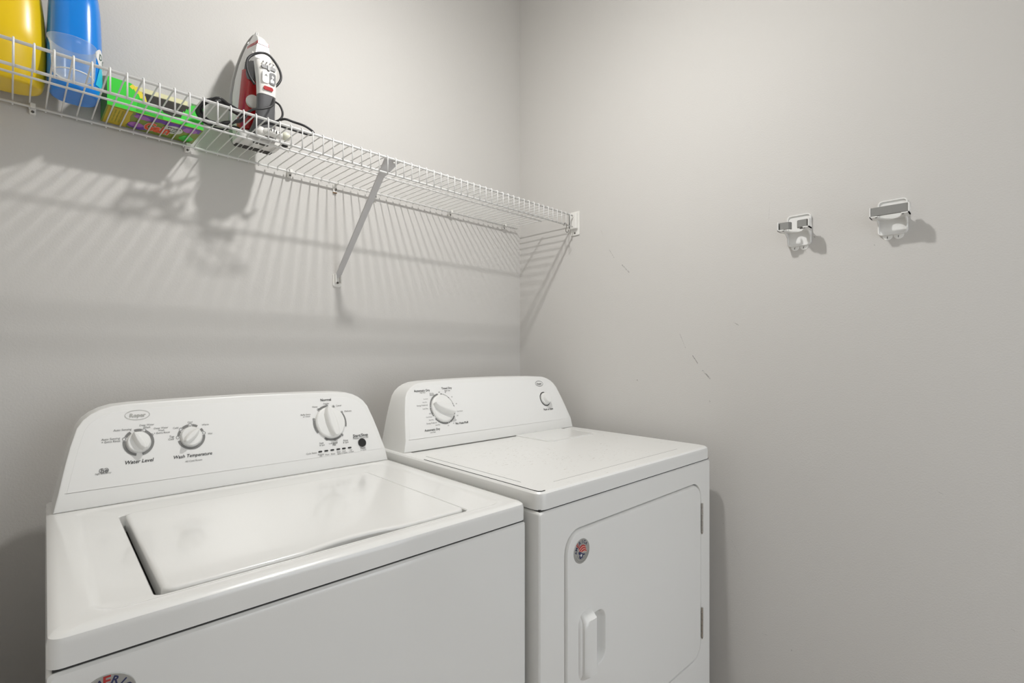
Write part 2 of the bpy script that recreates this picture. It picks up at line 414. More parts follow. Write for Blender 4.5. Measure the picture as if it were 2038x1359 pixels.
# lettering
big = [('Water Level', .1172, .1640, .0750, .25), ('Wash Temperature', .1984, .2693, .0740, .25), ('Normal', .5271, .5550, .1708, 0), ('Start/Stop', .5969, .6398, .0735, .2)]
printed('lettering', [text2d(s, a, b, z, sh, .012) for s, a, b, z, sh in big], INK, con, f)
sm = [('All Cold Rinses', .2178, .2495, .0630), ('Auto Sensing', .1001, .1300, .1381), ('Auto Sensing', .0809, .1106, .1226), ('+ Extra Rinse', .0815, .1105, .1176),
      ('Deep Water', .1429, .1684, .1440), ('Wash', .1494, .1613, .1392), ('Deep Water', .1672, .1927, .1356), ('Wash', .1748, .1853, .1308), ('+ Extra Rinse', .1667, .1947, .1258),
      ('Cool', .2281, .2375, .1425), ('Warm', .2551, .2682, .1345), ('Cold', .2007, .2107, .1330), ('Hot', .2650, .2735, .1150), ('Tap', .1933, .2018, .1160), ('Cold', .1912, .2014, .1110),
      ('Regular', .5327, .5486, .1612), ('Heavy', .5027, .5168, .1550), ('Casual', .5652, .5803, .1538), ('Delicate', .5860, .6056, .1380), ('Bulky Items', .4710, .4955, .1378), ('w/ Check', .4757, .4940, .1328),
      ('Soak', .5060, .5175, .0660), ('& Spin', .5060, .5190, .0610), ('Low Speed', .5301, .5535, .0625), ('Fin', .5390, .5470, .0580), ('Rinse', .5690, .5819, .0655), ('& Spin', .5674, .5822, .0605),
      ('Please Close Lid', .5961, .6396, .0672), ('Pause', .6119, .6260, .0407), ('to cancel', .6110, .6270, .0365), ('Cycle Status', .4702, .4963, .0453),
      ('Sensing', .4978, .5130, .0400), ('Fill', .5022, .5085, .0362), ('Wash', .5161, .5262, .0372), ('Rinse', .5310, .5419, .0372), ('Final', .5469, .5567, .0400), ('Spin', .5474, .5562, .0360),
      ('Cycle', .5616, .5709, .0400), ('Complete', .5581, .5746, .0360), ('Lid', .5821, .5882, .0402), ('Locked', .5778, .5919, .0362), ('high efficiency', .0702, .0951, .0608)]
printed('lettering', [text2d(s, a, b, z, .2, .004) for s, a, b, z in sm], INKG, con, f)
# maker's oval emblem
def oval(cx, cz, rx, rz, wdt, n=40):
    V, F = [], []
    for k in range(n):
        a = 2*PI*k/n; V += [(cx+rx*math.cos(a), cz+rz*math.sin(a), 0), (cx+(rx-wdt)*math.cos(a), cz+(rz-wdt)*math.sin(a), 0)]
    for k in range(n):
        j = (k+1) % n; F.append([2*k, 2*k+1, 2*j+1, 2*j])
    return V, F
printed('emblem', [oval(.1408, .1652, .0212, .0100, .0009), text2d('Roper', .1275, .1550, .1648, .1, .03)], LOGOG, con, f)
printed('efficiency_mark', [ring2d(.0805, .0655, .0042, .0032, 40, 320, 24), ring2d(.0872, .0655, .0040, .0030, -140, 140, 24), text2d('he', .0785, .0895, .0655, .2, .02)], INKG, con, f)

# round sticker with flag art
SILVER = mat('silver_foil', (.46, .46, .44), .35, metal=.6)
NAVY = mat('navy_print', (.02, .025, .09), .5); RED = mat('red_print', (.42, .03, .025), .5); PINK = mat('pale_red_print', (.80, .45, .40), .5); PALEW = mat('white_print', (.72, .72, .72), .5)
def badge(u, z, r, Hh, parent, proud=0.0, rot=0):
    g = lambda p: Vector((u+p[0]*r, -.0005-proud-(p[2] if len(p) > 2 else 0), Hh+z+p[1]*r))
    b = part('sticker', on(loops([[(math.cos(2*PI*k/40)*a, math.sin(2*PI*k/40)*a, h) for k in range(40)] for a, h in ((1, -.0006), (1, .0003), (.98, .0006))]), g), SILVER, parent)
    g2 = lambda p: g((p[0], p[1], .0008))
    def arc_text(chars, rad, a0, a1, hh):
        out = []
        for i, ch in enumerate(chars):
            if ch == ' ': continue
            a = math.radians(a0+(a1-a0)*i/(len(chars)-1))
            v, fc = text2d(ch, -hh*.33 if ch != 'I' else -hh*.08, hh*.33 if ch != 'I' else hh*.08, 0, 0, .03)
            if ch == 'I': v = [(x, y, 0) for x, y, _ in v]
            M = Matrix.Rotation(a-PI/2, 3, 'Z'); c = Vector((rad*math.cos(a), rad*math.sin(a), 0))
            out.append(([c+M @ Vector(q) for q in v], fc))
        return out
    let = arc_text('AMERICA', .755, 178+rot, 42+rot, .38)
    part('sticker_lettering', on(merge(*(let[:2]+let[3:])), g2), NAVY, b)
    part('sticker_letter', on(let[2], g2), RED, b)
    # banner of curved stripes over a star field
    def strip(t0, t1):
        V, F = [], []
        for k in range(9):
            s = k/8; x = -.42+.85*s
            y0 = .28+.22*math.sin(PI*(s*.9))-.62*t0; y1 = .28+.22*math.sin(PI*(s*.9))-.62*t1
            if s < .35: y0, y1 = max(y0, -.02-.2*s), max(y1, -.02-.2*s)
            V += [(x+.22*t0, y0, 0), (x+.22*t1, y1, 0)]
            if k: F.append([2*k-2, 2*k-1, 2*k+1, 2*k])
        return V, F
    part('sticker_stripe', on(merge(*[strip(a, a+.22) for a in (.0, .32, .64)]), g2), RED, b)
    part('sticker_field', on(merge(*[strip(a, a+.10) for a in (.22, .54, .86)]), g2), PINK, b)
    fld = [(-.45, .02), (-.2, -.02), (.1, -.22), (.42, -.3), (.30, -.40), (.12, -.36), (.10, -.58), (-.05, -.52), (-.12, -.62), (-.28, -.55), (-.36, -.40), (-.30, -.26), (-.44, -.15)]
    part('sticker_map', on(([(x, y, 0) for x, y in fld], [list(range(len(fld)))]), lambda p: g((p[0], p[1], .0010))), NAVY, b)
    st = [(-.12+(.17 if k % 2 == 0 else .07)*math.sin(2*PI*k/10), -.32+(.17 if k % 2 == 0 else .07)*math.cos(2*PI*k/10)) for k in range(10)]
    part('sticker_star', on(([(x, y, 0) for x, y in st], [list(range(10))]), lambda p: g((p[0], p[1], .0012))), PALEW, b)
    part('sticker_rim', on(merge(ring2d(0, 0, .66, .63, 200, 340), ring2d(0, 0, .86, .84, 200, 350)), g2), INKG, b)
badge(.0490, -.0850, .0270, H, wm, 0, -44)

# ------------------------------------------------------------------ dryer
H = ZC-.2773; W = .737; DD = .655; V0 = .5211
dr = tag(empty('clothes_dryer', (.7352, .6532, 0), -.0345), 'white front-loading clothes dryer with one large dial, against the right wall', 'dryer')
door_hole = (.0735, .6775, -.6015+H, -.0965+H, .048)
cabinet_with_hole(W, DD, .03, H-.0395, door_hole, WHITE, dr, .038)
part('lid_gasket', box(.005, W-.005, .0045, DD-.005, H-.0400, H-.0355), GAP, dr)  # painted gap shade again, below the dryer top
feet(W, DD, dr)
# dusty top: lint and hair scraps lie on the enamel
def lint_mat():
    m = bpy.data.materials.new('dusty_enamel'); m.use_nodes = True; nt = m.node_tree; N = nt.nodes; Lk = nt.links
    b = N['Principled BSDF']; b.inputs['Coat Weight'].default_value = .08; b.inputs['Coat Roughness'].default_value = .2
    tc = N.new('ShaderNodeTexCoord')
    mp = N.new('ShaderNodeMapping'); mp.inputs['Rotation'].default_value = (0, 0, .6); mp.inputs['Scale'].default_value = (1, 3.2, 1)
    Lk.new(tc.outputs['Object'], mp.inputs[0])
    a = N.new('ShaderNodeTexNoise'); a.inputs['Scale'].default_value = 60; a.inputs['Detail'].default_value = 6; a.inputs['Roughness'].default_value = .7
    Lk.new(mp.outputs[0], a.inputs['Vector'])
    r1 = N.new('ShaderNodeMapRange'); r1.inputs[1].default_value = .60; r1.inputs[2].default_value = .66; Lk.new(a.outputs['Fac'], r1.inputs[0])
    c = N.new('ShaderNodeTexNoise'); c.inputs['Scale'].default_value = 7; Lk.new(tc.outputs['Object'], c.inputs['Vector'])
    r2 = N.new('ShaderNodeMapRange'); r2.inputs[1].default_value = .42; r2.inputs[2].default_value = .60; Lk.new(c.outputs['Fac'], r2.inputs[0])
    mu = N.new('ShaderNodeMath'); mu.operation = 'MULTIPLY'; Lk.new(r1.outputs[0], mu.inputs[0]); Lk.new(r2.outputs[0], mu.inputs[1])
    gn = N.new('ShaderNodeNewGeometry'); sx = N.new('ShaderNodeSeparateXYZ'); Lk.new(gn.outputs['True Normal'], sx.inputs[0])
    up = N.new('ShaderNodeMapRange'); up.inputs[1].default_value = .90; up.inputs[2].default_value = .98; up.inputs[4].default_value = .9; Lk.new(sx.outputs['Z'], up.inputs[0])
    mu2 = N.new('ShaderNodeMath'); mu2.operation = 'MULTIPLY'; Lk.new(up.outputs[0], mu2.inputs[1]); Lk.new(mu.outputs[0], mu2.inputs[0])
    mx = N.new('ShaderNodeMix'); mx.data_type = 'RGBA'; mx.inputs[6].default_value = (.80, .80, .785, 1); mx.inputs[7].default_value = (.36, .31, .26, 1)
    Lk.new(mu2.outputs[0], mx.inputs[0]); Lk.new(mx.outputs[2], b.inputs['Base Color'])
    b.inputs['Roughness'].default_value = .33
    return m
DUSTY = lint_mat()
tp = [[(u, v, H-.0365) for u, v in R6(0, W, .0, DD, .022)],
      [(u, v, H-.012) for u, v in R6(0, W, .0, DD, .022)],
      [(u, v, H-.005) for u, v in R6(.0012, W-.0012, .0012, DD, .022)],
      [(u, v, H-.0015) for u, v in R6(.0045, W-.0045, .0045, DD-.003, .022)],
      [(u, v, H) for u, v in R6(.010, W-.010, .010, DD-.005, .022)],
      [(u, v, H) for u, v in R6(.031, W-.050, .040, .60, .02)],
      [(u, v, H-.0022) for u, v in R6(.036, W-.058, .046, .595, .02)],
      [(u, v, H-.0022) for u, v in R6(.040, W-.064, .050, .59, .02)]]
part('top_panel', loops(tp, True, True), DUSTY, dr, autosm=.35)
seam = merge(tube([(.0075, v, H-.0004) for v in (.42, .30, .17, .05, .022)]+[(.0095, .0125, H-.0004), (.015, .0085, H-.0004), (.024, .0075, H-.0004)], .0008, 5),
             tube([(.0335, v, H-.0010) for v in (.45, .3, .15, .088)], .0007, 5))
part('grime_line', seam, GAP, dr)
seam2 = merge(tube([(u, .0440, H-.0014) for u in (.09, .3, .62)], .0004, 4))
part('grime_line', seam2, INKG, dr)
part('lint_screen_cover', loops([[(u, v, H-.003) for u, v in R6(.436, .66, .370, .56, .012)], [(u, v, H+.0008) for u, v in R6(.436, .66, .370, .56, .012)], [(u, v, H+.002) for u, v in R6(.439, .657, .373, .557, .012)]]), WHITE, dr, autosm=.5)
# door
DZ0, DZ1 = -.598+H, -.100+H
Rd = lambda a, b, c, d, r: rrect(a, b, c, d, r, 6)
o0 = Rd(.0775, .6745, DZ0, DZ1, .045)
pk = Rd(.152, .2135, -.4150+H, -.2930+H, .026)
dl = [[(u, .034, z) for u, z in o0], [(u, .006, z) for u, z in o0], [(u, .001, z) for u, z in inset(o0, .0012)], [(u, -.0025, z) for u, z in inset(o0, .0045)],
      [(u, -.0035, z) for u, z in inset(o0, .010)], [(u, -.0035, z) for u, z in pk], [(u, -.0022, z) for u, z in inset(pk, .0022)], [(u, .004, z) for u, z in inset(pk, .0060)], [(u, .018, z) for u, z in inset(pk, .0125)], [(u, .023, z) for u, z in inset(pk, .019)]]
door = part('door', loops(dl), WHITE, dr, autosm=.6)
# moulded pull
hz0, hz1 = -.4285+H, -.2780+H
prof = [(.1155, .0), (.1165, .003), (.119, .0055), (.1225, .0060), (.1235, .0115), (.128, .0150), (.137, .0175), (.147, .0185), (.155, .0178), (.158, .0168)]
def hspan(u):   # vertical reach of the pull at u (rounded left corners)
    r = .024; d = max(0.0, .1155+r-u)
    k = r-math.sqrt(max(r*r-d*d, 0)) if d > 0 else 0
    return hz0+k, hz1-k
V, F = [], []
nz = 10
for u, h in prof:
    a, b = hspan(u)
    for k in range(nz+1):
        s = k/nz; e = min(s, 1-s)*(b-a)
        hh = h*min(1, math.sqrt(max(e, 0)/.014)) if e < .014 else h
        V.append((u, -.0030-hh, a+(b-a)*s))
for i in range(len(prof)-1):
    for k in range(nz):
        F.append([i*(nz+1)+k, i*(nz+1)+k+1, (i+1)*(nz+1)+k+1, (i+1)*(nz+1)+k])
n0 = len(V); i = len(prof)-1
for k in range(nz+1):
    p = V[i*(nz+1)+k]; V.append((.1568, min(p[1]+.004, -.003), p[2]))
for k in range(nz): F.append([i*(nz+1)+k, i*(nz+1)+k+1, n0+k+1, n0+k])
n1 = len(V)
for u in (.148, .136, .124):
    a, b = hspan(u)
    for k in range(nz+1): V.append((u, -.003, a+(b-a)*k/nz))
part('door_handle', (V, F), PLAST, door, autosm=.7)
for za, zb in ((-.159, -.242), (-.460, -.545)):
    segs = 5; vf = []
    for k in range(segs):
        a = za+(zb-za)*k/segs; b = za+(zb-za)*(k+.92)/segs
        vf.append(tube([(.6765, -.0035, H+a), (.6765, -.0035, H+b)], .0034, 8))
    vf.append(tube([(.6765, -.0035, H+zb), (.6765, -.0035, H+zb-.006)], [.0034, .001], 8))
    part('hinge', merge(*vf), CHROME, dr, autosm=.6)
badge(.1258, -.1465, .0262, H, dr, .0036)
# console
sh, pl = console_shape(W, H, V0, .65)
con = part('control_console', sh, PLAST, dr, autosm=.55)
f = FM(H, V0)
overlay(pl, H, V0, con)
CXd, CZd = .1620, .1085
printed('dial_arc', arcs(CXd, CZd, .0445, .0405, [(98, 165), (172, 180), (186, 200), (218, 226), (232, 240), (246, 254), (258, 280), (292, 302), (308, 320), (-26, 10)]), RINGG, con, f)
printed('dial_line', arcs(CXd, CZd, .0438, .0430, [(12, 80)]), INKG, con, f)
knob(CXd, CZd, .0385, math.radians(158), f, con, .024, rb=.0395)
dots = []
for a in (168, 183, 204, 229, 243, 256, 286, 305, 323, 15, 45, 82):
    x, y = CXd+.0425*math.cos(math.radians(a)), CZd+.0425*math.sin(math.radians(a)); dots.append(disc2d(x, y, .0017, n=10))
printed('position_mark', dots, INK, con, f)
printed('dial_arc', arcs(.6110, .1085, .0245, .0215, [(75, 345)]), INK, con, f)
part('push_knob', on(loops([[(.6115+r*math.cos(2*PI*k/28), .1085+r*math.sin(2*PI*k/28), h) for k in range(28)] for r, h in ((.0205, 0), (.0205, .004), (.0195, .006), (.0170, .0065), (.0165, .017), (.0150, .0195), (.009, .0205))]), f), PLAST, con, autosm=.6)
big = [('Automatic Dry', .0761, .1314, .1640), ('Timed Dry', .1748, .2134, .1668), ('Automatic Dry', .0825, .1362, .0532), ('No Heat-Fluff', .1953, .2440, .0622), ('Push to Start', .5890, .6382, .0730)]
printed('lettering', [text2d(s, a, b, z, .1, .012) for s, a, b, z in big], INK, con, f)
sm = [('High Heat', .095, .114, .1580), ('High Heat', .1834, .2047, .1596), ('Low Heat', .0996, .1189, .0462), ('Wrinkle', .1277, .1418, .1546), ('Shield', .1273, .1431, .1500), ('Cool Down', .102, .1180, .1395),
      ('Very Dry', .0964, .1120, .1306), ('Energy Preferred', .0754, .1120, .1222), ('Less Dry', .0927, .1110, .1126), ('Off', .1101, .1169, .0975), ('Cool Down', .0971, .1180, .0885), ('Very Dry', .1046, .1220, .0800),
      ('Energy Preferred', .0948, .1295, .0712), ('Less Dry', .1233, .1400, .0645), ('Off', .1649, .1704, .0590), ('20', .1861, .1906, .0640), ('30', .1979, .2019, .0720), ('Off', .2060, .2126, .0842), ('Cool Down', .2110, .2334, .0966),
      ('40', .2133, .2183, .1188), ('Off', .1596, .1660, .1560), ('70', .1828, .1873, .1545), ('50', .2030, .2075, .1400)]
printed('lettering', [text2d(s, a, b, z, .1, .004) for s, a, b, z in sm], INKG, con, f)
printed('emblem', [oval(.6048, .1633, .0195, .0098, .0013), text2d('Roper', .5925, .6170, .1630, .1, .03)], INKG, con, f)

# ------------------------------------------------------------------ wire shelf
ZD = ZC+.5255; YFR, YBK, YMD = 1.185, 1.4723, 1.318
shf = tag(empty('wire_shelf', (.70, 1.33, ZD)), 'long white coated wire shelf with a front lip, fixed across the back wall', 'shelf')
B = Vector((.70, 1.33, ZD))
def spart(name, vf, m, smooth=True, autosm=None, parent=shf):
    return part(name, ([Vector(p)-B for p in vf[0]], vf[1]), m, parent, smooth=smooth, autosm=autosm)
XL0, XE = -.130, 1.524
spart('back_rail', tube([(XL0, YBK, ZC+.5222), (1.513, YBK, ZC+.5222)], .0029, 8), WIRE)
spart('middle_rail', tube([(XL0, YMD, ZC+.5222), (1.494, YMD, ZC+.5222)], .0025, 8), WIRE)
spart('front_rail', tube([(XL0, YFR, ZD-.001), (XE, YFR, ZD-.001)], .0030, 8), WIRE)
spart('lip_rail', tube([(XL0, YFR, ZC+.4824), (XE, YFR, ZC+.4824)], .0029, 8), WIRE)
wz = ZD+.0033; rw = .00155
wp = [(0, YBK+.0040, ZC+.5180), (0, YBK+.0040, ZC+.5250), (0, YBK+.0020, wz), (0, YBK-.003, wz+.0003), (0, YFR+.003, wz), (0, YFR-.0025, wz-.0004), (0, YFR-.0045, wz-.003), (0, YFR-.0045, ZC+.4790)]
me = mesh_from('deck_wire', [Vector(p)-Vector((0, B.y, B.z)) for p in tube(wp, rw, 6)[0]], tube(wp, rw, 6)[1], True)
me.materials.append(WIRE)
for i in range(-5, 60):
    o = bpy.data.objects.new('deck_wire', me); C.objects.link(o); o.parent = shf; o.location = (.0048+.0254*i-B.x, 0, 0)
DECK = wz+rw+.0004          # what stands on the shelf rests here
# wall clips with screws
SCREW = mat('screw_head', (.12, .11, .10), .4, metal=.7)
def wall_clip(px, py, hook=True):
    p = at_y(px, py, 1.478); x = p.x; z = ZC+.5222
    vf = merge(rbox(x-.0055, x+.0055, 1.477, YB, z-.013, z+.004, .0015, 1), rbox(x-.0045, x+.0045, 1.4655, 1.484, z+.003, z+.0065, .001, 1), rbox(x-.0045, x+.0045, 1.4655, 1.4685, z-.004, z+.005, .001, 1))
    c = spart('wall_clip', vf, CLIP, False)
    s = spart('screw', lathe([(.001, 0), (.0028, 0), (.0028, .002), (.001, .0026)], 8, Matrix.Translation((x, 1.4775, z-.009)) @ Matrix.Rotation(PI/2, 4, 'X')), SCREW, False, parent=c)
for px, py in ((65, 214), (373, 292), (577, 341), (747, 387), (896, 421), (1003, 447)): wall_clip(px, py)
p = at_y(669, 364, 1.478)   # bare anchor without its hook
c = spart('wall_clip', merge(rbox(p.x-.006, p.x+.006, 1.484, YB, ZC+.497, ZC+.522, .001, 1), rbox(p.x-.003, p.x+.005, 1.468, 1.484, ZC+.519, ZC+.5275, .0015, 1)), CLIP, False)
spart('screw', lathe([(.001, 0), (.0040, 0), (.0040, .002), (.001, .0030)], 10, Matrix.Translation((p.x+.001, 1.4845, ZC+.506)) @ Matrix.Rotation(PI/2, 4, 'X')), SCREW, False, parent=c)
spart('anchor_edge', box(p.x-.006, p.x+.006, 1.4835, YB, ZC+.4955, ZC+.4975), mat('worn_brown', (.25, .15, .07), .6), False, parent=c)
# diagonal brace from front rail to wall
bt = Vector((.7225, YFR+.003, ZC+.522)); bb = Vector((.7225, YB-.004, ZC+.233))
d = (bb-bt); dn = d.normalized(); nv = Vector((0, dn.z, -dn.y))
if nv.y > 0: nv = -nv
def strip_vf(a, b, wd, th):
    V = []
    for q in (a, b):
        for sx, sn in ((-1, 0), (1, 0), (1, 1), (-1, 1)): V.append(q+Vector((sx*wd/2, 0, 0))+nv*sn*th)
    return V, [[0, 1, 5, 4], [1, 2, 6, 5], [2, 3, 7, 6], [3, 0, 4, 7], [0, 3, 2, 1], [4, 5, 6, 7]]
br = spart('brace', merge(strip_vf(bt, bb, .0175, .0016), strip_vf(bt+Vector((-.008, 0, 0)), bb+Vector((-.006, 0, 0)), .0014, -.006), strip_vf(bt+Vector((.008, 0, 0)), bb+Vector((.006, 0, 0)), .0014, -.006)), STRAP, False)
g = [(bt.x+.006, YFR+.004, ZC+.5235), (bt.x+.034, YFR+.004, ZC+.5235), (bt.x+.030, YFR+.020, ZC+.512), (bt.x+.006, YFR+.050, ZC+.478)]
spart('brace_tab', (g+[Vector(q)+Vector((0, .0015, .0015)) for q in g], [[0, 1, 2, 3], [4, 7, 6, 5], [0, 4, 5, 1], [1, 5, 6, 2], [2, 6, 7, 3], [3, 7, 4, 0]]), STRAP, False, parent=br)
spart('rivet', ball((bt.x+.017, YFR+.002, ZC+.516), .003, 8, 6), CLIP, True, parent=br)
ft = spart('brace_foot', merge(loops([[(bb.x+u, YB-v, ZC+.2245+z) for u, z in rrect(-.0140, .0140, -.0205, .0205, .007, 4)] for v in (0, .003)]+[[(bb.x+u, YB-.0045, ZC+.2245+z) for u, z in inset(rrect(-.0140, .0140, -.0205, .0205, .007, 4), .002)]]),
                    rbox(bb.x-.0105, bb.x-.0065, YB-.014, YB-.002, ZC+.216, ZC+.244, .001, 1), rbox(bb.x+.0065, bb.x+.0105, YB-.014, YB-.002, ZC+.216, ZC+.244, .001, 1)), CLIP, False, autosm=.6)
spart('screw', lathe([(.001, 0), (.0034, 0), (.0034, .002), (.001, .003)], 10, Matrix.Translation((bb.x, YB-.0045, ZC+.217)) @ Matrix.Rotation(PI/2, 4, 'X')), SCREW, False, parent=ft)
# end bracket on the right wall
ya, yb_ = 1.170, 1.2105
eb = spart('end_bracket', merge(rbox(XR-.005, XR, ya, yb_, ZC+.453, ZC+.545, .0015, 2), rbox(1.531, XR-.004, ya+.004, yb_-.003, ZC+.476, ZC+.538, .003, 2)), CLIP, False)
spart('bracket_slot', box(1.5290, 1.5312, yb_-.008, yb_-.0035, ZC+.479, ZC+.534), mat('slot_grey', (.16, .16, .15), .6), False, parent=eb)
for zz in (.534, .462):
    spart('screw', lathe([(.001, 0), (.0035, 0), (.0035, .0015), (.001, .0025)], 10, Matrix.Translation((XR-.005, 1.190, ZC+zz)) @ Matrix.Rotation(-PI/2, 4, 'Y')), SCREW, False, parent=eb)
# small hook hanging from the lip rail
hx = at_y(1126, 450, 1.183).x; zl = ZC+.4824
hk = [(hx-.004, YFR+.005, zl-.003), (hx-.003, YFR+.0045, zl+.003), (hx-.001, YFR, zl+.0052), (hx+.001, YFR-.005, zl+.002), (hx, YFR-.006, zl-.007), (hx-.003, YFR-.005, zl-.020), (hx-.002, YFR-.005, zl-.027), (hx+.003, YFR-.006, zl-.030), (hx+.008, YFR-.007, zl-.026), (hx+.010, YFR-.0075, zl-.019)]
hko = part('s_hook', ([Vector(q)-Vector((hx, YFR, zl)) for q in tube(spline(hk, 5), .00125, 6)[0]], tube(spline(hk, 5), .00125, 6)[1]), STEELD, None, smooth=True)
hko.location = (hx, YFR, zl)
tag(hko, 'small dark steel S-hook hanging at the right end of the wire shelf lip', 'hook')

# ------------------------------------------------------------------ bottles
def sup(a, b, n, ex=2.4, a0=0):
    out = []
    for k in range(n):
        t_ = 2*PI*k/n+a0; c, s = math.cos(t_), math.sin(t_)
        out.append((a*math.copysign(abs(c)**(2/ex), c), b*math.copysign(abs(s)**(2/ex), s)))
    return out
def loft(levels, n=40, ex=2.4):
    """levels: (z, half width, half depth front, half depth back, cx)"""
    ls = []
    for z, a, bf, bk, cx in levels:
        ls.append([(cx+x, (y/1.0)*(bf if y < 0 else bk), z) for x, y in [(p[0], p[1]) for p in sup(a, 1.0, n, ex)]])
    return loops(ls)
def plastic(name, col, rough=.3, sss=.15):
    m = mat(name, col, rough, coat=.25)
    b = m.node_tree.nodes['Principled BSDF']; b.inputs['Subsurface Weight'].default_value = sss; b.inputs['Subsurface Radius'].default_value = (.02, .015, .01); b.inputs['Subsurface Scale'].default_value = .3
    return m
YEL = plastic('yellow_plastic', (.80, .55, .0), .3); BLU = plastic('blue_plastic', (.0, .215, .72), .22)
yb = tag(empty('yellow_detergent_bottle', (-.030, 1.402, DECK)), 'yellow plastic detergent bottle at the left end of the wire shelf', 'bottle')
lv = [(0, .070, .026, .045, 0), (.003, .077, .031, .055, 0), (.012, .081, .036, .062, 0), (.030, .0835, .043, .066, 0), (.055, .0845, .052, .067, 0), (.075, .084, .058, .067, 0), (.10, .083, .058, .066, 0), (.14, .081, .056, .064, 0), (.18, .077, .053, .060, 0),
      (.21, .070, .047, .054, -.004), (.235, .058, .038, .044, -.010), (.252, .040, .030, .034, -.018), (.262, .028, .026, .028, -.022), (.272, .024, .024, .024, -.022)]
part('body', loft(lv, 48, 3.0), YEL, yb, autosm=.9)
part('cap', xf(lathe([(.001, .266), (.029, .266), (.030, .272), (.029, .305), (.026, .309), (.001, .309)], 28), Matrix.Translation((-.022, 0, 0))), BLU, yb, autosm=.6)
bb_ = tag(empty('blue_softener_bottle', (.0965, 1.385, DECK)), 'tall blue plastic fabric softener bottle behind the clear measuring cup', 'bottle')
lv = [(0, .033, .036, .036, 0), (.003, .038, .044, .042, 0), (.012, .0415, .0485, .047, 0), (.04, .0435, .0500, .049, 0), (.09, .0440, .0500, .050, 0), (.14, .0430, .0490, .049, 0), (.18, .0415, .0475, .047, 0), (.21, .0385, .044, .044, 0),
      (.232, .031, .035, .035, 0), (.246, .023, .024, .024, 0), (.256, .020, .020, .020, 0), (.266, .020, .020, .020, 0)]
bo = part('body', loft(lv, 48, 2.6), BLU, bb_, autosm=.9)
part('cap', lathe([(.001, .258), (.027, .258), (.028, .263), (.026, .300), (.022, .304), (.001, .304)], 28), mat('navy_cap', (.01, .05, .3), .3), bb_, autosm=.6)
def body_pt(t_, z, off=.0006):
    for (z0, a0, f0_, k0, _), (z1, a1, f1_, k1, _) in zip(lv[:-1], lv[1:]):
        if z0 <= z <= z1:
            s = (z-z0)/(z1-z0); a = a0+(a1-a0)*s; bfr = f0_+(f1_-f0_)*s
            c, sn = math.cos(t_), math.sin(t_)
            x = a*math.copysign(abs(c)**(2/2.6), c); y = bfr*math.copysign(abs(sn)**(2/2.6), sn)
            r = math.hypot(x, y); return Vector((x*(1+off/r), y*(1+off/r), z))
LABW = mat('white_label', (.78, .78, .78), .35); CYAN = mat('cyan_print', (.02, .48, .72), .35); GREENT = mat('teal_ink', (.03, .10, .08), .5)
def wrap(name, t0, t1, zlo, zhi, m, parent, off):
    V, F = [], []; nu, nvv = 16, 8
    for i in range(nu+1):
        s = i/nu; tt = math.radians(t0+(t1-t0)*s); a, b = zlo(s), zhi(s)
        for k in range(nvv+1): V.append(body_pt(tt, a+(b-a)*k/nvv, off))
        if i:
            for k in range(nvv): F.append([(i-1)*(nvv+1)+k, i*(nvv+1)+k, i*(nvv+1)+k+1, (i-1)*(nvv+1)+k+1])
    return part(name, (V, F), m, parent, smooth=True)
lab = wrap('label', -54, 70, lambda s: .028+.058*max(0, 1-s/.45)**1.3, lambda s: .092+.012*abs(math.sin(PI*min(s*3.2, 2))), LABW, bb_, .0007)
wrap('label_droplet', -52, -10, lambda s: .024, lambda s: .026+.045*math.sin(PI*s), CYAN, lab, .0011)
for k, ch in enumerate('Downy'):
    tv, tf = text2d(ch, 0, .013 if ch not in 'w' else .016, 0, .15, .01)
    t0 = -41+k*17
    part('label_letter', ([body_pt(math.radians(t0+x*1150), .088+y-k*.004, .0013) for x, y, _ in tv], tf), GREENT, lab)

# clear measuring cup
CUP = bpy.data.materials.new('clear_plastic'); CUP.use_nodes = True
nt = CUP.node_tree; b = nt.nodes['Principled BSDF']; nt.nodes.remove(b)
mo = nt.nodes['Material Output']; tr = nt.nodes.new('ShaderNodeBsdfTransparent'); tr.inputs[0].default_value = (.97, .98, .98, 1)
gl = nt.nodes.new('ShaderNodeBsdfGlossy'); gl.inputs['Roughness'].default_value = .12
df = nt.nodes.new('ShaderNodeBsdfTranslucent'); df.inputs[0].default_value = (.95, .96, .94, 1)
d2 = nt.nodes.new('ShaderNodeBsdfDiffuse'); d2.inputs[0].default_value = (.95, .95, .92, 1)
m0 = nt.nodes.new('ShaderNodeMixShader'); m0.inputs[0].default_value = .25
m1 = nt.nodes.new('ShaderNodeMixShader'); m2 = nt.nodes.new('ShaderNodeMixShader'); fr = nt.nodes.new('ShaderNodeMapRange'); fr.inputs[1].default_value = .35; fr.inputs[4].default_value = .22; fr.inputs[3].default_value = .03
lw = nt.nodes.new('ShaderNodeLayerWeight'); lw.inputs[0].default_value = .25
mrr = nt.nodes.new('ShaderNodeMapRange'); mrr.inputs[3].default_value = .07; mrr.inputs[4].default_value = .36
nt.links.new(lw.outputs['Facing'], fr.inputs[0]); nt.links.new(lw.outputs['Facing'], mrr.inputs[0]); nt.links.new(mrr.outputs[0], m1.inputs[0])
nt.links.new(df.outputs[0], m0.inputs[1]); nt.links.new(d2.outputs[0], m0.inputs[2])
nt.links.new(tr.outputs[0], m1.inputs[1]); nt.links.new(m0.outputs[0], m1.inputs[2])
nt.links.new(fr.outputs[0], m2.inputs[0]); nt.links.new(m1.outputs[0], m2.inputs[1]); nt.links.new(gl.outputs[0], m2.inputs[2]); nt.links.new(m2.outputs[0], mo.inputs[0])
cp = tag(empty('measuring_cup', (.0875, 1.277, DECK)), 'clear plastic measuring cup with a pouring lip in front of the blue bottle', 'cup')
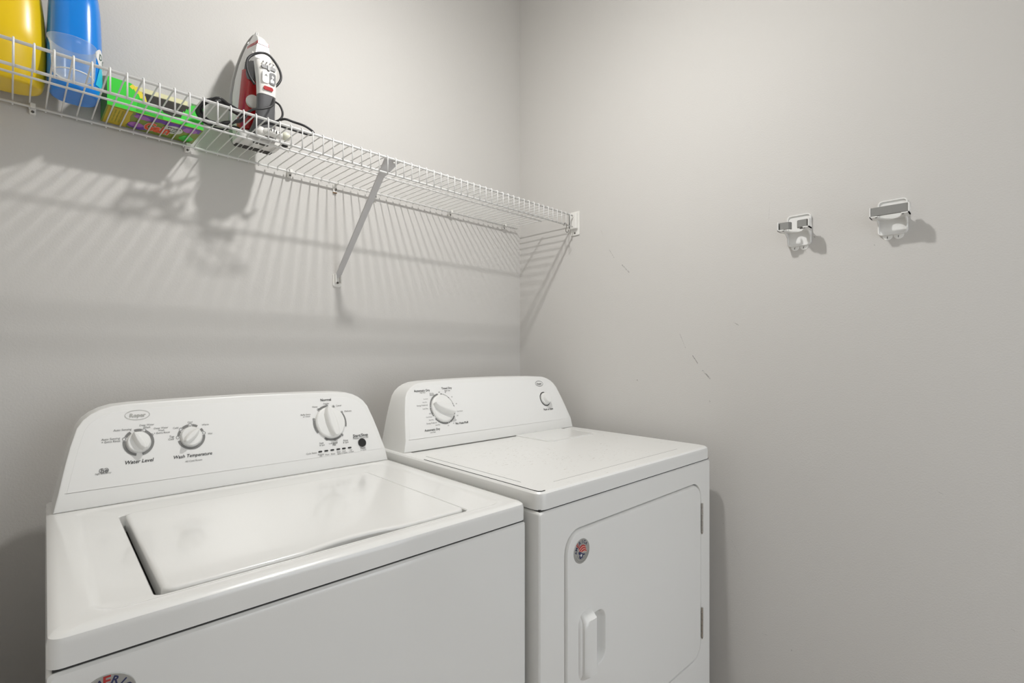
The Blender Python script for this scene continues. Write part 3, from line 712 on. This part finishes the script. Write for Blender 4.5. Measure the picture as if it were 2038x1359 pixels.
def cuploop(r, z, lip=0):
    out = []
    for k in range(40):
        a = 2*PI*k/40; x, y = r*math.cos(a), r*math.sin(a)
        w_ = max(0, math.cos(a-math.radians(205)))**8
        out.append((x*(1+lip*w_), y*(1+lip*w_), z))
    return out
cv = loops([cuploop(.028, .0005), cuploop(.0305, .002), cuploop(.0318, .010), cuploop(.0335, .050, .05), cuploop(.0345, .060, .16), cuploop(.0355, .0608, .16), cuploop(.0352, .0625, .16), cuploop(.0336, .0625, .16), cuploop(.0326, .050, .05), cuploop(.0308, .011), cuploop(.0295, .0035), cuploop(.026, .003)])
part('cup_body', cv, CUP, cp, smooth=True)
part('base_ring', tube([(.0295*math.cos(2*PI*k/36), .0295*math.sin(2*PI*k/36),   .0020) for k in range(36)], .0013, 6, True), CLIP, cp, smooth=True)

# ------------------------------------------------------------------ box of dryer sheets
GRN = mat('bright_green_card', (.05, .62, .05), .3, coat=.3); DGRN = mat('deep_green_card', (.03, .28, .03), .35); DARKIN = mat('dark_inside_card', (.035, .030, .024), .7)
CREAM = mat('cream_card', (.80, .76, .45), .5); YELP = mat('yellow_card', (.62, .46, .01), .35); PURP = mat('purple_print', (.14, .03, .36), .35); LILAC = mat('lilac_print', (.42, .13, .50), .35)
OLIVE = mat('olive_print', (.22, .30, .02), .35); ORNG = mat('orange_red_print', (.85, .09, .01), .35); PALEG = mat('pale_oval_print', (.70, .74, .66), .35)
X0, X1, Y0, Y1 = .1480, .3290, 1.3720, 1.4800
bx = tag(empty('dryer_sheet_box', (X0, Y0, DECK+.0016)), 'torn-open bright green carton of dryer sheets beside the blue bottle', 'box')
BW, BD, BH = X1-X0, Y1-Y0, .104
part('bottom_panel', box(0, BW, 0, BD, 0, .0012), OLIVE, bx)
def panel_xz(pts, y0, y1):
    n = len(pts); return loops([[(x, y0, z) for x, z in pts], [(x, y1, z) for x, z in pts]])
zig = [(.044, .060), (.050, .055), (.052, .058), (.057, .048), (.060, .050), (.064, .040), (.067, .042), (.070, .029), (.076, .020), (.118, .014), (.135, .016), (.140, .034), (.1425, .031), (.146, .041), (.1485, .038), (.152, .047), (.156, .052)]
fp = [(0, .0012), (BW, .0012), (BW, .058)]+zig[::-1]+[(.040, .061), (0, .062)]
part('front_panel', panel_xz(fp, 0, .0012), GRN, bx)
for x in (0, BW-.0012):
    pts = [(0.0012, .0012), (BD, .0012), (BD, BH), (.0012, .062 if x == 0 else .058)]
    part('side_panel', loops([[(x+a, y, z) for y, z in pts] for a in (0, .0012)]), DGRN if x == 0 else GRN, bx)
part('back_panel', box(.0012, BW-.0012, BD-.0024, BD-.0012, .0012, BH-.012), DARKIN, bx)
part('back_flap', box(.030, BW-.010, BD-.0030, BD-.0008, BH-.011, BH), CREAM, bx)
part('inner_liner', box(.002, BW-.002, .010, BD-.003, .0013, .006), DARKIN, bx)
# torn yellow perforation along the opening, printed art
tear = [(x, z) for x, z in zig[:9]]
part('torn_edge', panel_xz(tear+[(x-.006, z-.007) for x, z in tear[::-1]], -.0004, 0), mat('torn_yellow', (.75, .62, .03), .5), bx)
def fprint(name, pts, m, off=.0006): return part(name, panel_xz(pts, -off, -.0001), m, bx)
fprint('front_print', [(.050, .004), (.10, .002), (.10, .020), (.075, .024), (.055, .034)], mat('mid_green_card', (.03, .42, .03), .35))
def bprint(name, pts, m, k=1, parent=bx):
    o = part(name, loops([[(x, y, -.0002) for x, y in pts], [(x, y, -.0002-.0003*k) for x, y in pts]]), m, parent); return o
bprint('bottom_print', [(.003, .004), (.046, .004), (.044, .03), (.047, .06), (.043, .09), (.046, .106), (.003, .106)], YELP)
def blob(cx, cy, rx, ry, n=14, j=.18, seed=1):
    rg = random.Random(seed); return [(cx+rx*(1+j*(rg.random()-.5)*2)*math.cos(2*PI*k/n), cy+ry*(1+j*(rg.random()-.5)*2)*math.sin(2*PI*k/n)) for k in range(n)]
bprint('bottom_print', [(.050, .003), (.178, .003), (.178, .030), (.150, .020), (.125, .033), (.100, .022), (.075, .034), (.055, .026)], PURP)
bprint('bottom_print', blob(.066, .082, .020, .018, seed=3), PURP, 1.2)
bprint('bottom_print', blob(.064, .020, .015, .012, seed=5), LILAC, 2)
bprint('bottom_print', blob(.060, .072, .014, .014, seed=6), LILAC, 2)
bprint('bottom_print', blob(.158, .024, .016, .016, seed=8), LILAC, 2)
bprint('bottom_print', blob(.162, .080, .014, .022, seed=9), GRN, 2)
bprint('bottom_print', blob(.128, .045, .019, .026, 20, .05, seed=10), PALEG, 2)
def bottom_text(s, x0, x1, yc, m, k, hs=None, wgt=.02, sh=.1):
    tv, tf = text2d(s, x0, x1, 0, sh, wgt, hs)
    return part('bottom_lettering', ([(x, yc-y, -.0004-.0003*k) for x, y, _ in tv], tf), m, bx)
bottom_text('Gain', .074, .126, .060, PALEG, 2.2, 2.5, .075)
bottom_text('Gain', .075, .125, .060, ORNG, 3, 2.5, .045)
bottom_text('Fresh', .116, .142, .034, INK, 3); bottom_text('as you', .118, .138, .046, INK, 3); bottom_text('like', .120, .134, .057, GREENT, 3)
for k in range(4):
    tv, tf = text2d('tumble dryer sheets', 0, .075, 0, 0, 0)
    part('bottom_lettering', ([(.012+k*.006+y*.6, .012+x, -.0008) for x, y, _ in tv], tf), OLIVE, bx)

# ------------------------------------------------------------------ iron
IX, IY = .4500, 1.4120
ir = tag(empty('steam_iron', (IX, IY, DECK)), 'red, white and grey steam iron standing on its heel on the wire shelf', 'iron')
G = lambda a, v, w_: Vector((a, -w_, v))          # width, height, away from the soleplate
IRW = mat('iron_white', (.78, .77, .74), .3, coat=.2); IRR = mat('iron_red', (.38, .002, .006), .22, coat=.5); IRG = mat('iron_grey', (.11, .11, .115), .45); SOLE = mat('soleplate_steel', (.36, .36, .35), .38, metal=.8)
half = [(.0, .046), (.012, .0525), (.04, .0555), (.08, .0565), (.12, .0545), (.16, .0490), (.20, .0400), (.235, .0295), (.262, .0195), (.280, .0110), (.291, .0045)]
def plan(off, vs=0.0, k=1.0, vmin=None, vmax=None):
    R = [(v, max(h-off, .002)) for v, h in half]
    if vmax: R = [(v, h) for v, h in R if v <= vmax]
    if vmin is not None: R = [(v, h) for v, h in R if v >= vmin]
    tip = [] if vmax else [(0, .297-off*1.6)]
    return [(h*k, v) for v, h in R]+tip+[(-h*k, v) for v, h in R[::-1]]
part('soleplate', loops([[G(a, v+.004, w_) for a, v in plan(o_)] for o_, w_ in ((.0015, -.003), (0, -.001), (0, .011), (.003, .014))]), SOLE, ir, autosm=.6)
part('skirt', loops([[G(a, v+.004, w_) for a, v in plan(o_)] for o_, w_ in ((.004, .014), (.004, .017), (.0065, .026), (.0105, .034), (.018, .040))]), IRW, ir, autosm=.6)
def bodyloop(hw, v0, v1, w_, tp=.6, n=8):
    L = []
    for k in range(n+1): s = k/n; L.append((hw*(1-(1-tp)*s**1.6), v0+(v1-v0)*s))
    return [G(a, v, w_) for a, v in L]+[G(-a, v, w_) for a, v in L[::-1]]
part('water_tank', loops([bodyloop(.0465, .026, .185, .032, .74), bodyloop(.0455, .026, .185, .042, .72), bodyloop(.038, .028, .180, .058, .68), bodyloop(.026, .030, .172, .066, .66)]), IRR, ir, autosm=.7)
part('collar', loops([bodyloop(.0320, .165, .205, .036, .85), bodyloop(.0310, .160, .206, .050, .85), bodyloop(.0270, .152, .206, .066, .85), bodyloop(.021, .150, .204, .078, .9)]), IRG, ir, autosm=.7)
nose = part('nose', loops([bodyloop(.0300, .204, .284, .038, .22), bodyloop(.0280, .203, .280, .050, .24), bodyloop(.0235, .200, .268, .066, .35), bodyloop(.0190, .196, .250, .082, .6)]), IRW, ir, autosm=.7)
part('nose_stripe', loops([[G(a*k_, v, w_) for a, v in ((.0232, .242), (.0222, .249), (-.0222, .249), (-.0232, .242))] for w_, k_ in ((.036, 1), (.050, .91), (.066, .73), (.0818, .61), (.0834, .54))]), IRR, nose)
# handle: bar rising in front of the tank, white control head leaning back to the nose
def bar(path, n=20, ex=2.8):
    ls = []
    for v, w_, a, dpt, tl in path:
        ls.append([G(x, v+math.sin(tl)*y*0, w_+y) if tl == 0 else G(x, v-math.sin(tl)*y, w_+math.cos(tl)*y) for x, y in sup(a, dpt, n, ex)])
    return loops(ls)
hd = part('handle', bar([(.010, .072, .033, .026, 0), (.022, .078, .030, .026, 0), (.040, .088, .0245, .021, 0), (.060, .096, .0215, .0165, 0), (.085, .101, .0205, .0150, 0), (.108, .1035, .0210, .0150, 0)]), IRG, ir, autosm=.8)
hh = part('control_head', bar([(.104, .1035, .0213, .0155, 0), (.118, .1040, .0215, .0160, 0), (.140, .1040, .0225, .0170, .05), (.165, .1020, .0245, .0190, .15), (.190, .0960, .0250, .0200, .35), (.210, .0840, .0240, .0210, .75), (.216, .0700, .0215, .0200, 1.2)]), IRW, ir, autosm=.8)
hf = lambda a, v, d_=0: G(a, v, .1040+.0165+(.0012 if v < .15 else .0020-(v-.15)*.05)+d_)
def hprint(name, pts, m, d_=.0006):
    part(name, loops([[hf(a, v, -.004) for a, v in pts], [hf(a, v, d_) for a, v in pts]]), m, hh)
hprint('pilot_light', rrect(-.0120, .0105, .1135, .1225, .004, 4), IRR)
hprint('steam_button', rrect(-.0150, .0010, .1300, .1590, .005, 4), mat('pale_button', (.66, .66, .65), .35))
hprint('spray_button', rrect(.0010, .0160, .1300, .1590, .005, 4), IRG)
hprint('thermostat_slider', rrect(-.0165, .0165, .1650, .1735, .003, 3), IRG)
hprint('slider_tab', rrect(-.0030, .0030, .1620, .1755, .001, 2), BLACKP, .0022)
for a in (-.012, -.004, .004, .012): hprint('heat_mark', [(a+.0015*math.cos(q*PI/3), .1815+.0015*math.sin(q*PI/3)) for q in range(6)], INKG)
hprint('steam_symbol', [(-.0105, .146), (-.0065, .152), (-.0025, .146), (-.0065, .1475)], INKG, .0009)
hprint('spray_symbol', [(.004, .1345), (.0125, .1345), (.0125, .140), (.0085, .143), (.0125, .149), (.0085, .153), (.0065, .149), (.009, .146), (.004, .1405)], PALEW, .0009)
part('steam_knob', xf(lathe([(.001, 0), (.016, 0), (.017, .004), (.016, .010), (.001, .012)], 20), Matrix.Translation(G(-.018, .098, .062)) @ Matrix.Rotation(PI/2, 4, 'X')), IRW, ir, autosm=.6)
# side lettering on the skirt (left side, reading upwards)
for k, ch in enumerate('ROWENTA'):
    tv, tf = text2d(ch, 0, .007, 0, 0, .01)
    def sk(x, y, k=k):
        v = .070+k*.0095+x
        hv = [h0+(h1-h0)*(v-.004-v0)/(v1-v0) for (v0, h0), (v1, h1) in zip(half[:-1], half[1:]) if v0 <= v-.004 <= v1][0]
        ww = .021-y; s_ = (ww-.012)/.012
        return G(-(hv-.003-.004*s_)-.0006, v, ww)
    part('side_lettering', ([sk(x, y) for x, y, _ in tv], tf), INKG, ir)
# heel with rubber strips underneath
heel = part('heel', loops([[G(x, z, .036+y) for x, y in sup(a, d_, 32, 4.0)] for z, a, d_ in ((.0018, .049, .037), (.0035, .0515, .0395), (.012, .0520, .040), (.020, .050, .038), (.024, .044, .034))]), IRW, ir, autosm=.6)
RUB = mat('dark_rubber', (.05, .045, .04), .7)
for a0, a1 in ((-.044, -.028), (-.025, -.003), (.000, .022), (.025, .044)):
    part('rubber_strip', loops([[G(a, z, w_) for a, w_ in rrect(a0, a1, .001, .021, .002, 2)] for z in (.0002, .003)]), RUB, heel)
for a0, a1 in ((-.016, -.004), (-.001, .020)):
    part('rubber_strip', loops([[G(a, z, w_) for a, w_ in rrect(a0, a1, .054, .066, .004, 3)] for z in (.0002, .003)]), RUB, heel)
# swivel, cord and plug
q = lambda px, py, z: at_z(px, py, z)-Vector((IX, IY, DECK))
yq = lambda px, py, y: at_y(px, py, y)-Vector((IX, IY, DECK))
CORD = mat('black_cord', (.018, .018, .02), .45)
sv = part('cord_swivel', merge(ball(q(519, 262, DECK+.0135), .0125, 16, 10)), IRW, ir, smooth=True)
bush = part('cord_bushing', tube([q(528, 262, DECK+.0135), q(538, 263, DECK+.0125), q(548, 267, DECK+.0115), q(560, 271, DECK+.0110), q(567, 273, DECK+.0110)], [.009, .010, .0098, .0085, .006], 12), IRW, ir, autosm=.6)
for k in range(4):
    c0 = q(541+5*k, 261+2.6*k, DECK+.0130)+Vector((-.004, -.0100, .0))
    part('bushing_slot', tube([c0+Vector((0, 0, .003)), c0+Vector((0, .001, -.004))], .0011, 5), INK, bush)
pg = part('plug', merge(ball(q(569, 272, DECK+.0120), .0115, 14, 8, (1, 1, .9))), mat('cream_plastic', (.72, .72, .60), .4), ir, smooth=True)
part('plug_face', merge(ball(q(566, 289, DECK+.0080), .0072, 12, 8, (1.3, 1, .8))), BLACKP, ir, smooth=True)
for k in (0, 1):
    part('plug_prong', tube([q(568+3*k, 292, DECK+.0060), q(574+3*k, 303-2*k, DECK+.0030)], [.0018, .0014], 6), CHROME, ir)
cords = []
for j, (dz, dx, dy) in enumerate(((0, 0, 0), (.005, 3, -2), (.010, -4, 3), (.003, 6, 2))):
    pts = [q(482+dx, 228+dy, DECK+.045+dz), q(455+dx, 211+dy, DECK+.042+dz), q(430+dx, 201-j*2, DECK+.040+dz), q(408+dx, 201+dy, DECK+.036+dz), q(396+dx, 211+dy, DECK+.028+dz), q(397+dx, 224+dy, DECK+.022+dz), q(409+dx, 239+dy, DECK+.012+dz), q(428+dx, 246+dy, DECK+.010+dz), q(452+dx, 246-dy, DECK+.012+dz), q(474+dx, 239+dy, DECK+.020+dz), q(486+dx, 229, DECK+.038+dz)]
    cords.append(spline(pts, 5))
for c_ in cords: part('cord', tube(c_, .0030, 8), CORD, ir, smooth=True)
pts = [q(520, 247, DECK+.020), q(548, 242, DECK+.030), q(566, 237, DECK+.036), q(585, 243, DECK+.034), q(605, 250, DECK+.030), q(618, 258, DECK+.024), q(624, 265, DECK+.018), q(616, 268, DECK+.012), q(598, 263, DECK+.011), q(575, 256, DECK+.011), q(552, 249, DECK+.014), q(535, 246, DECK+.018)]
part('cord', tube(spline(pts, 6), .0030, 8), CORD, ir, smooth=True)
YL = 1.300
pts = [yq(507, 168, YL), yq(497, 152, YL), yq(491, 133, YL), yq(493, 118, YL), yq(503, 109, YL), yq(520, 105, YL-.004), yq(535, 110, YL), yq(548, 125, YL), yq(557, 142, YL), yq(559, 157, YL), yq(552, 169, YL), yq(542, 175, YL+.004), yq(530, 178, YL+.04)]
part('cord', tube(spline(pts, 6), .0030, 8), CORD, ir, smooth=True)
pts = [yq(540, 189, YL+.02), yq(545, 200, YL-.01), yq(541, 211, YL-.025), yq(525, 216, YL-.030), yq(508, 217, YL-.028), yq(494, 223, YL-.02), yq(486, 232, YL), yq(482, 240, YL+.02)]
part('cord', tube(spline(pts, 6), .0026, 8), CORD, ir, smooth=True)
pts = [yq(545, 201, YL+.01), yq(556, 209, YL+.005), yq(562, 222, YL), yq(561, 233, YL), yq(553, 241, YL)]
part('cord', tube(spline(pts, 6), .0026, 8), CORD, ir, smooth=True)
part('cord', tube(spline([q(480, 258, DECK+.012), q(465, 252, DECK+.010), q(445, 258, DECK+.004), q(424, 254, DECK+.004)], 4), .0028, 8), CORD, ir, smooth=True)

# ------------------------------------------------------------------ broom holders on the right wall
HOLD = mat('holder_plastic', (.80, .80, .785), .3)
CLEAR = mat('clear_disc', (.86, .86, .84), .25)
def holder(name, yc, zc, label, split):
    h = tag(empty(name, (XR, yc, ZC+zc)), label, 'broom holder')
    K = lambda a, b_, c_: Vector((-c_, -a, b_))      # a to the right as you face the wall, b up, c out of the wall
    o0 = rrect(-.030, .030, -.0435, .0435, .010, 5)
    part('backplate', loops([[K(a, b_, c_) for a, b_ in inset(o0, i_)] for i_, c_ in ((0, 0), (0, .0075), (.0008, .0085), (.0028, .0085), (.0036, .0045))]), HOLD, h, autosm=.6)
    # ledge with a scooped front
    WL = .0385; cz = -.006
    pts = [(-WL, .030), (-.030, .006), (.030, .006), (WL, .030), (WL, .062)]
    sc = [(.0235*math.cos(math.radians(a)), .062-.047*math.sin(math.radians(a))) for a in range(0, 181, 15)]
    led = pts+sc+[(-WL, .062)]
    part('ledge', loops([[K(a, cz+d_, c_) for a, c_ in led] for d_ in (0, .0025)]), HOLD, h, autosm=.6)
    part('gusset', merge(*[loops([[K(s*.0285+t_, b_, c_) for b_, c_ in ((cz, .006), (cz, .034), (cz-.012, .010), (cz-.020, .006))] for t_ in (-.0012, .0012)]) for s in (-1, 1)]), HOLD, h)
    for s in (-1, 1):
        part('end_wall', loops([[K(s*WL-s*t_, b_, c_) for b_, c_ in ((cz, .034), (cz, .062), (cz+.0245, .062), (cz+.0245, .044), (cz+.012, .034))] for t_ in (0, .0022)]), HOLD, h)
        part('pin_hole', loops([[K(s*.026+.0022*math.cos(k*PI/4), cz+.0024+e_, .054+.0022*math.sin(k*PI/4)) for k in range(8)] for e_ in (-.0030, .0006)]), INK, h)
    if split:
        for s in (-1, 1):
            pr = [(.0358, .036), (.0358, .052), (.032, .060), (.012, .0585), (.0075, .052), (.0075, .044), (.010, .042), (.0115, .050), (.014, .053), (.031, .053), (.033, .048), (.033, .036)]
            part('foam_pad', loops([[K(s*a, b_, c_) for a, c_ in pr] for b_ in (cz+.0035, cz+.0220)]), FOAM, h)
        part('foam_pad', loops([[K(a, b_, c_) for a, c_ in ((.009, .030), (.0335, .030), (.0335, .036), (.009, .036))] for b_ in (cz+.0035, cz+.0160)]), FOAM, h)
    else:
        pr = [(-.0358, .052), (-.0358, .0605), (0, .0615), (.0358, .0605), (.0358, .052), (0, .053)]
        part('foam_pad', loops([[K(a, b_, c_) for a, c_ in pr] for b_ in (cz+.0035, cz+.0235)]), FOAM, h)
        part('foam_pad', loops([[K(a, b_, c_) for a, c_ in ((.0240, .030), (.0350, .030), (.0350, .052), (.0240, .052))] for b_ in (cz+.0035, cz+.0235)]), FOAM, h)
    for a in (-.0105, .0115):
        dsc = part('hanger_disc', loops([[K(a+r*math.cos(2*PI*k/20), -.0445+r*math.sin(2*PI*k/20), c_) for k in range(20)] for r, c_ in ((.0105, 0), (.0105, .0010), (.0095, .0016))]), CLEAR, h, autosm=.6)
        part('pin', tube([K(a, -.0465, .002), K(a, -.0475, .007), K(a, -.0520, .0075)], .0008, 6), STEELD, dsc)
    return h
holder('broom_holder', .4105, .3385, 'left white wall holder with two separate grey foam grips', True)
holder('broom_holder', .2020, .3355, 'right white wall holder with one straight grey foam band across', False)
